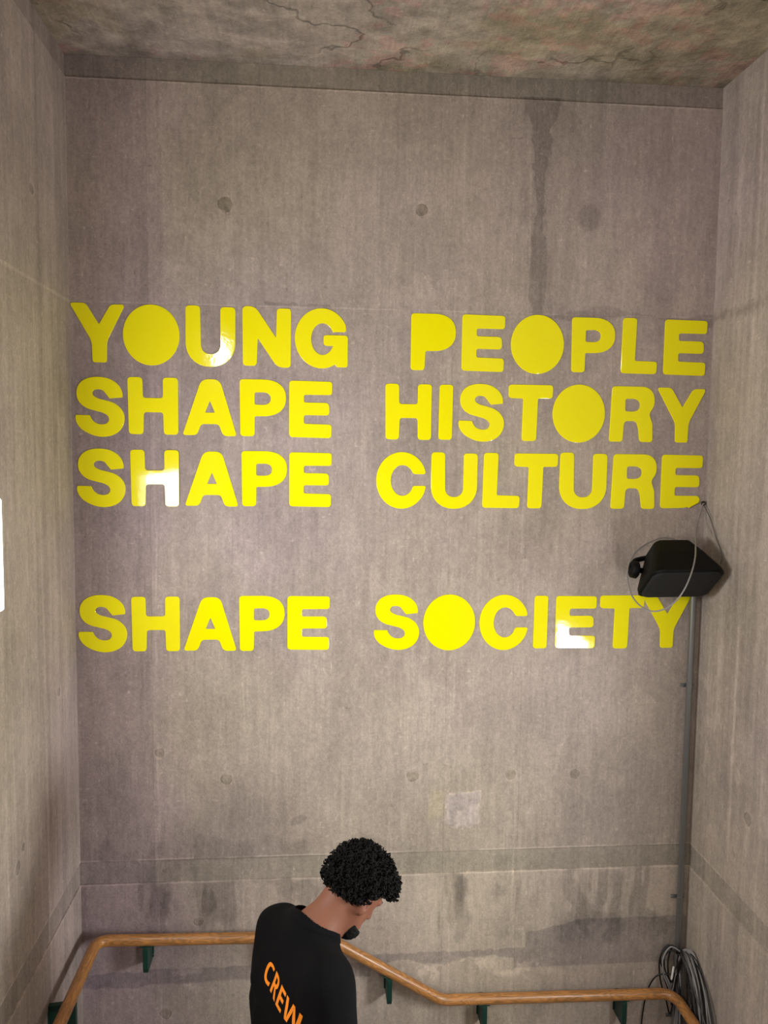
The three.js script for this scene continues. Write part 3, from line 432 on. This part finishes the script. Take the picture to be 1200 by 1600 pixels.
// head frame: v along the face's forward, u crown, w left
const hu = [0, Math.cos(BOW), Math.sin(BOW)], hf = [0, -Math.sin(BOW), Math.cos(BOW)];
const toHead = (x, y, z) => { const a = y - HEADC[1], b = z - HEADC[2]; return [x, a * hu[1] + b * hu[2], a * hf[1] + b * hf[2]]; };
function headField(x, u, v) { // x side, u up, v forward, metres from the head's centre
  let d = ell(x, u, v, [0, 0.035, -0.015], [0.076, 0.085, 0.097]);
  d = smin(d, ell(x, u, v, [0, -0.03, 0.03], [0.062, 0.09, 0.065]), 0.03);
  d = smin(d, cap(x, u, v, [-0.028, -0.095, 0.05], [0.028, -0.095, 0.05], 0.024, 0.024), 0.035);
  d = smin(d, cap(x, u, v, [0, -0.108, 0.07], [0, -0.104, 0.075], 0.016, 0.016), 0.02);
  const ax = Math.abs(x);
  d = smin(d, cap(ax, u, v, [0.056, -0.035, 0.0], [0.035, -0.09, 0.05], 0.022, 0.018), 0.03);
  d = smin(d, cap(ax, u, v, [0.008, 0.03, 0.088], [0.045, 0.026, 0.073], 0.011, 0.009), 0.016);
  d = smax(d, -(Math.hypot((ax - 0.032) * 0.8, u - 0.008, v - 0.1) - 0.017), 0.014);
  d = smin(d, cap(x, u, v, [0, 0.02, 0.092], [0, -0.025, 0.113], 0.008, 0.0115), 0.012);
  d = smin(d, cap(ax, u, v, [0.004, -0.03, 0.104], [0.014, -0.031, 0.096], 0.009, 0.008), 0.008);
  d = smin(d, cap(ax, u, v, [0, -0.06, 0.093], [0.021, -0.063, 0.083], 0.0075, 0.004), 0.007);
  d = smin(d, cap(ax, u, v, [0, -0.073, 0.091], [0.018, -0.071, 0.083], 0.0085, 0.004), 0.007);
  d = smax(d, -cap(ax, u, v, [0, -0.0665, 0.101], [0.02, -0.0665, 0.091], 0.0022, 0.0012), 0.003);
  // ear: a tilted shell with a rim
  let e = ell(ax, u, v + u * 0.25, [0.082, -0.014, -0.01], [0.012, 0.034, 0.021]); e = smax(e, -ell(ax, u, v + u * 0.25, [0.095, -0.008, -0.006], [0.012, 0.02, 0.011]), 0.005);
  return smin(d, e, 0.008);
}
function handField(s) { // palm and fingers hang from the wrist, slightly curled
  const w = WR(s), e = EL(s), dl = Math.hypot(w[0] - e[0], w[1] - e[1], w[2] - e[2]), D = w.map((v, i) => (v - e[i]) / dl), side = [0, 0, 1], fw = [0, -D[2], D[1]].map(v => -v), fl = Math.hypot(...fw) || 1, A = fw.map(v => v / fl), N = [-s, 0, 0];
  const pt = (d, a, n) => w.map((v, i) => v + D[i] * d + A[i] * a + N[i] * n), bones = [];
  for (const [a0, a1, l] of [[0.032, 0.044, 0.07], [0.011, 0.015, 0.08], [-0.011, -0.014, 0.075], [-0.031, -0.04, 0.058]]) { const k = pt(0.095, a0, 0), p = pt(0.095 + l * 0.45, lerp(a0, a1, 0.5), 0.012), q = pt(0.095 + l * 0.76, a1, 0.03), t = pt(0.095 + l * 0.94, a1, 0.05); bones.push([k, p, 0.0094, 0.0088], [p, q, 0.0088, 0.008], [q, t, 0.008, 0.0068]); }
  const th = [pt(0.03, 0.03, 0.008), pt(0.062, 0.058, 0.02), pt(0.092, 0.066, 0.03), pt(0.11, 0.064, 0.04)], thumb = [[th[0], th[1], 0.014, 0.011], [th[1], th[2], 0.011, 0.0095], [th[2], th[3], 0.0095, 0.0075]];
  const palm = [[pt(0, 0, 0), pt(0.09, 0.028, 0), 0.019, 0.0125], [pt(0, 0, 0), pt(0.09, 0.008, 0), 0.02, 0.0125], [pt(0, 0, 0), pt(0.09, -0.012, 0), 0.02, 0.0125], [pt(0, 0, 0), pt(0.086, -0.03, 0), 0.019, 0.012]];
  return (x, y, z) => { let d = 9; for (const [a, b, r, q] of palm) d = smin(d, cap(x, y, z, a, b, r, q), 0.012); for (let i = 0; i < 12; i += 3) { let f = 9; for (let j = 0; j < 3; j++) f = smin(f, cap(x, y, z, ...bones[i + j]), 0.003); d = smin(d, f, 0.005); } let t = 9; for (const b of thumb) t = smin(t, cap(x, y, z, ...b), 0.004); d = smin(d, t, 0.012); return smin(d, cap(x, y, z, e, w, 0.044, 0.027), 0.02); };
}
const neckField = (x, y, z) => smin(cap(x, y, z, NECK0, NECK1, 0.065, 0.056), cap(x, y, z, [0, 1.5, 0.09], [0, 1.545, 0.21], 0.05, 0.04), 0.03);
const skinField = (x, y, z) => { let d = smin(torso(x, y, z, -0.012), arms(x, y, z, 0), 0.05); d = Math.min(d, 9); d = smin(d, legs(x, y, z, -0.006), 0.03); d = smin(d, neckField(x, y, z), 0.045); const h = toHead(x, y, z); if (Math.hypot(...h) < 0.24) d = smin(d, headField(...h), 0.022); for (const s of [-1, 1]) { const a = AN(s); d = smin(d, cap(x, y, z, [a[0], 0.05, a[2] - 0.03], [a[0] + s * 0.013, 0.04, a[2] + 0.1], 0.036, 0.026), 0.03); } return d; };
// crew-neck opening
const hole = (x, y, z) => { const a = [0, 1.46, 0.065], b = [0, 1.66, 0.17]; return cap((x - 0.006) * 0.86, y, z, a, b, 0.061, 0.1); };
const fold = (x, y, z) => (vn3(x * 7 + 3, y * 11, z * 7, 41) - 0.5) * 0.014 + (vn3(x * 18, y * 14 + x * 9, z * 18, 47) - 0.5) * 0.006;
function shirtBody(x, y, z) {
  let d = torso(x, y, z, 0.012); d = smin(d, cap(x, y, z, [-0.085, 0.9, 0.045], [0.085, 0.9, 0.045], 0.118, 0.118), 0.12); d = smin(d, cap(x, y, z, [-0.08, 1.15, 0.055], [0.08, 1.15, 0.055], 0.11, 0.11), 0.1);
  for (const s of [-1, 1]) { const S = SH(s), E = EL(s), T = [lerp(S[0], E[0], 0.86), lerp(S[1], E[1], 0.86), lerp(S[2], E[2], 0.86)]; let sl = cap(x, y, z, [s * 0.165, 1.435, 0.05], T, 0.073, 0.082); const nx = (E[0] - S[0]), ny = E[1] - S[1], nz = E[2] - S[2], nl = Math.hypot(nx, ny, nz); sl = smax(sl, ((x - T[0]) * nx + (y - T[1]) * ny + (z - T[2]) * nz) / nl, 0.006); d = smin(d, sl, 0.035); }
  return d + fold(x, y, z);
}
const shirtField = (x, y, z) => smax(smax(shirtBody(x, y, z), 0.845 - y, 0.008), -hole(x, y, z), 0.004);
const collarField = (x, y, z) => { const h = hole(x, y, z); return smax(smax(shirtBody(x, y, z) - 0.003, -h - 0.001, 0.003), h - 0.017, 0.003); };
const trouserField = (x, y, z) => { let d = legs(x, y, z, 0.022); d = smin(d, cap(x, y, z, [-0.075, 0.97, 0.04], [0.075, 0.97, 0.04], 0.113, 0.113), 0.05); d += (vn3(x * 12, y * 10, z * 12, 61) - 0.5) * 0.008; return smax(smax(d, y - 1.03, 0.006), 0.075 - y, 0.006); };
function shoe(s) { const a = AN(s), c = (t, dx = 0) => [a[0] + s * (dx + t * 0.02), 0, a[2] + t]; return (x, y, z) => { let d = cap(x, y, z, [c(-0.04)[0], 0.05, c(-0.04)[2]], [c(0.13)[0], 0.04, c(0.13)[2]], 0.046, 0.04); d = smin(d, cap(x, y, z, [a[0], 0.05, a[2] - 0.02], [a[0], 0.115, a[2] - 0.01], 0.05, 0.048), 0.03); return smax(d, 0.004 - y, 0.004); }; }
function hairShape(x, u, v) { // distance to the outer edge of the curls: full on top, lower at the nape, clear of the ears and the face
  let d = smin(ell(x, u, v, [0, 0.034, 0.0], [0.12, 0.112, 0.122]), ell(x, u, v, [0, -0.02, -0.05], [0.08, 0.066, 0.06]), 0.03);
  d += (vn3(x * 21 + 5, u * 21, v * 21, 87) - 0.5) * 0.03;
  d = Math.min(d, ell(x, u, v, [0, 0.035, -0.015], [0.076, 0.085, 0.097]) - 0.027);
  const low = v < -0.03 ? lerp(-0.075, -0.035, clamp((v + 0.13) / 0.1)) : v < 0 ? lerp(-0.035, 0.026, (v + 0.03) / 0.03) : lerp(0.026, 0.044, clamp(v / 0.09));
  return smax(smax(d, low - u, 0.02), (v - 0.095) - (u - 0.05) * 1.3, 0.02);
}
{
  const g = thing('person', 'man in a black T-shirt marked CREW with short curly black hair, head bowed', 'person', [0.915, FLOOR_A, 1.01]);
  g.rotation.y = 118 * Math.PI / 180;
  const skin = new THREE.MeshPhysicalMaterial({ color: new THREE.Color(0x7b5140), roughness: 0.55, specularIntensity: 0.4 });
  const cloth = new THREE.MeshPhysicalMaterial({ color: 0x050507, roughness: 0.95, specularIntensity: 0.35, sheen: 0.08, sheenRoughness: 0.6, sheenColor: new THREE.Color(0x24242c) });
  const denim = new THREE.MeshStandardMaterial({ color: 0x16171b, roughness: 0.9 }), white = new THREE.MeshStandardMaterial({ color: 0xd9d7d2, roughness: 0.6 });
  const hairMat = new THREE.MeshPhysicalMaterial({ color: 0x040404, roughness: 0.8, specularIntensity: 0.5 });
  // one continuous skin: coarse body grid with fine grids for head and hands where they take over
  const gh = surfaceNets(skinField, [-0.13, 1.44, -0.03], [0.13, 1.82, 0.4], 0.0036);
  const noHead = (x, y, z) => smax(skinField(x, y, z), Math.min(0.2, cap(x, y, z, [0, 1.5, 0.08], [0, 1.5, 0.08], 0.0, 0.0) < 0 ? 0 : y - 1.5), 0.001);
  const gb = surfaceNets(noHead, [-0.38, -0.02, -0.25], [0.38, 1.54, 0.4], 0.012);
  const hands = [-1, 1].map(s => { const w = WR(s); return surfaceNets(handField(s), [w[0] - 0.09, w[1] - 0.22, w[2] - 0.1], [w[0] + 0.09, w[1] + 0.06, w[2] + 0.2], 0.0036); });
  const body = part('body', mergeGeometries([gb, gh, ...hands]), skin, g);
  part('shirt', surfaceNets(shirtField, [-0.42, 0.8, -0.26], [0.42, 1.64, 0.32], 0.0062), cloth, g);
  part('collar', surfaceNets(collarField, [-0.2, 1.36, -0.14], [0.2, 1.66, 0.26], 0.004), cloth, g);
  part('trousers', surfaceNets(trouserField, [-0.3, 0.03, -0.22], [0.3, 1.08, 0.24], 0.011), denim, g);
  for (const s of [-1, 1]) { const a = AN(s); part('shoe', surfaceNets(shoe(s), [a[0] - 0.09, -0.02, a[2] - 0.14], [a[0] + 0.09, 0.2, a[2] + 0.22], 0.007), white, g); }
  // hair: a springy mass of curls over a dense core
  const R = (x, u, v) => [x, HEADC[1] + u * hu[1] + v * hf[1], HEADC[2] + u * hu[2] + v * hf[2]];
  const core = surfaceNets((x, y, z) => { const h = toHead(x, y, z); return hairShape(...h) + 0.014 + (vn3(h[0] * 46, h[1] * 46, h[2] * 46, 91) - 0.5) * 0.02 + (vn3(h[0] * 110, h[1] * 110, h[2] * 110, 93) - 0.5) * 0.01; }, [-0.16, 1.5, 0.0], [0.16, 1.92, 0.48], 0.005);
  const curls = [], r = rng(5); const up = new THREE.Vector3(0, 1, 0);
  while (curls.length < 1900) {
    const th = r() * Math.PI * 2, q = 2 * r() - 1, s = Math.sqrt(1 - q * q), dx = s * Math.cos(th), du = q, dv = s * Math.sin(th);
    let t = 0.02; while (t < 0.22 && hairShape(dx * t, 0.033 + du * t, -0.016 + dv * t) < -0.012) t += 0.004;
    const hx = dx * t, u0 = 0.033 + du * t, v0 = -0.016 + dv * t; if (hairShape(dx * t * 0.8, 0.033 + du * t * 0.8, -0.016 + dv * t * 0.8) > -0.004) continue;
    if (ell(hx, u0, v0, [0, 0.034, 0.0], [0.12, 0.112, 0.122]) < -0.026 && v0 > -0.03) continue;
    const rad = 0.003 + 0.003 * r(), len = 0.012 + 0.016 * r(), ph = r() * 6.3, pts = [], ax = new THREE.Vector3(...R(dx, du, dv)).sub(new THREE.Vector3(...R(0, 0, 0))).normalize();
    ax.x += (r() - 0.5) * 0.9; ax.y += (r() - 0.5) * 0.9; ax.z += (r() - 0.5) * 0.9; ax.normalize();
    const b = new THREE.Vector3().crossVectors(ax, Math.abs(ax.y) < 0.9 ? up : new THREE.Vector3(1, 0, 0)).normalize(), c = new THREE.Vector3().crossVectors(ax, b), o = new THREE.Vector3(...R(hx, u0, v0));
    for (let k = 0; k <= 7; k++) { const a = ph + k * 1.15; pts.push(o.clone().addScaledVector(ax, (k / 7 - 0.25) * len).addScaledVector(b, Math.cos(a) * rad).addScaledVector(c, Math.sin(a) * rad)); }
    curls.push(new THREE.TubeGeometry(new THREE.CatmullRomCurve3(pts), 10, 0.0016 + 0.0012 * r(), 4));
  }
  const strip = q => { q.deleteAttribute('uv'); return q; };
  const hair = part('hair', mergeGeometries([core, ...curls.map(strip)]), hairMat, g);
  // short fade at nape and temples, brows, beard
  const faded = new THREE.MeshStandardMaterial({ color: 0x3f2a20, roughness: 0.85 });
  part('hair_fade', surfaceNets((x, y, z) => { const h = toHead(x, y, z), d = smin(headField(...h), neckField(x, y, z), 0.022) - 0.0022; return smax(smax(d, -(h[1] + 0.022 + 0.25 * (h[2] + 0.02)) + (vn3(h[0] * 90, h[1] * 90, h[2] * 90, 97) - 0.5) * 0.012, 0.004), h[2] + 0.035, 0.004); }, [-0.12, 1.5, 0.0], [0.12, 1.8, 0.36], 0.0036), faded, hair);
  part('beard', surfaceNets((x, y, z) => { const h = toHead(x, y, z), d = headField(...h) - 0.006 + (vn3(h[0] * 260, h[1] * 260, h[2] * 260, 99) - 0.5) * 0.005; return smax(smax(d, h[1] + 0.078 - Math.max(0, 0.05 - h[2]) * 0.2, 0.006), 0.028 - h[2], 0.01); }, [-0.1, 1.42, 0.08], [0.1, 1.68, 0.32], 0.003), hairMat, g);
  for (const s of [-1, 1]) {
    part('eyebrow', tubeOf([R(s * 0.012, 0.03, 0.101), R(s * 0.03, 0.034, 0.094), R(s * 0.048, 0.028, 0.079)], 0.0032, 16), hairMat, g);
    const eye = part('eye', new THREE.SphereGeometry(0.0115, 20, 14).translate(...R(s * 0.031, 0.006, 0.073)), new THREE.MeshStandardMaterial({ color: 0x8f8780, roughness: 0.35 }), g); part('iris', new THREE.SphereGeometry(0.0058, 14, 10).translate(...R(s * 0.031, 0.002, 0.0797)), hairMat, eye);
  }
  // CREW printed in a shallow arch across the back, laid onto the cloth
  const { FontLoader } = await import('three/addons/loaders/FontLoader.js');
  const font = await new FontLoader().loadAsync('fonts/droid/droid_sans_bold.typeface.json'), shapes = font.generateShapes('CREW', 0.055);
  let tri = new THREE.ShapeGeometry(shapes, 10).toNonIndexed(); tri.computeBoundingBox(); const bb = tri.boundingBox, cx = (bb.min.x + bb.max.x) / 2;
  let tris = []; { const p = tri.attributes.position; for (let i = 0; i < p.count; i += 3) tris.push([0, 1, 2].map(k => [p.getX(i + k) - cx, p.getY(i + k)])); }
  for (let pass = 0; pass < 5; pass++) { const next = []; for (const T of tris) { let m = -1, ml = 0.008; for (let k = 0; k < 3; k++) { const l = Math.hypot(T[k][0] - T[(k + 1) % 3][0], T[k][1] - T[(k + 1) % 3][1]); if (l > ml) { ml = l; m = k; } } if (m < 0) { next.push(T); continue; } const a = T[m], b = T[(m + 1) % 3], c = T[(m + 2) % 3], d = [(a[0] + b[0]) / 2, (a[1] + b[1]) / 2]; next.push([a, d, c], [d, b, c]); } tris = next; }
  const pos = []; for (const T of tris) for (const [px, py] of T) { const X = -px * 1.1 - 0.062, Y = 1.362 + py - 0.24 * px - 0.6 * px * px; let z = -0.3; for (let k = 0; k < 60; k++) { const d = shirtField(X, Y, z) - 0.0012; if (d < 0.0001) break; z += d * 0.8; if (z > 0.2) break; } pos.push(X, Y, z); }
  const print = new THREE.BufferGeometry(); print.setAttribute('position', new THREE.Float32BufferAttribute(pos, 3)); const pr = mergeVertices(print, 1e-5); pr.computeVertexNormals();
  part('crew_print', pr, new THREE.MeshStandardMaterial({ color: 0xf08a1c, roughness: 0.6, side: THREE.DoubleSide }), g);
}

renderer.render(scene, camera);
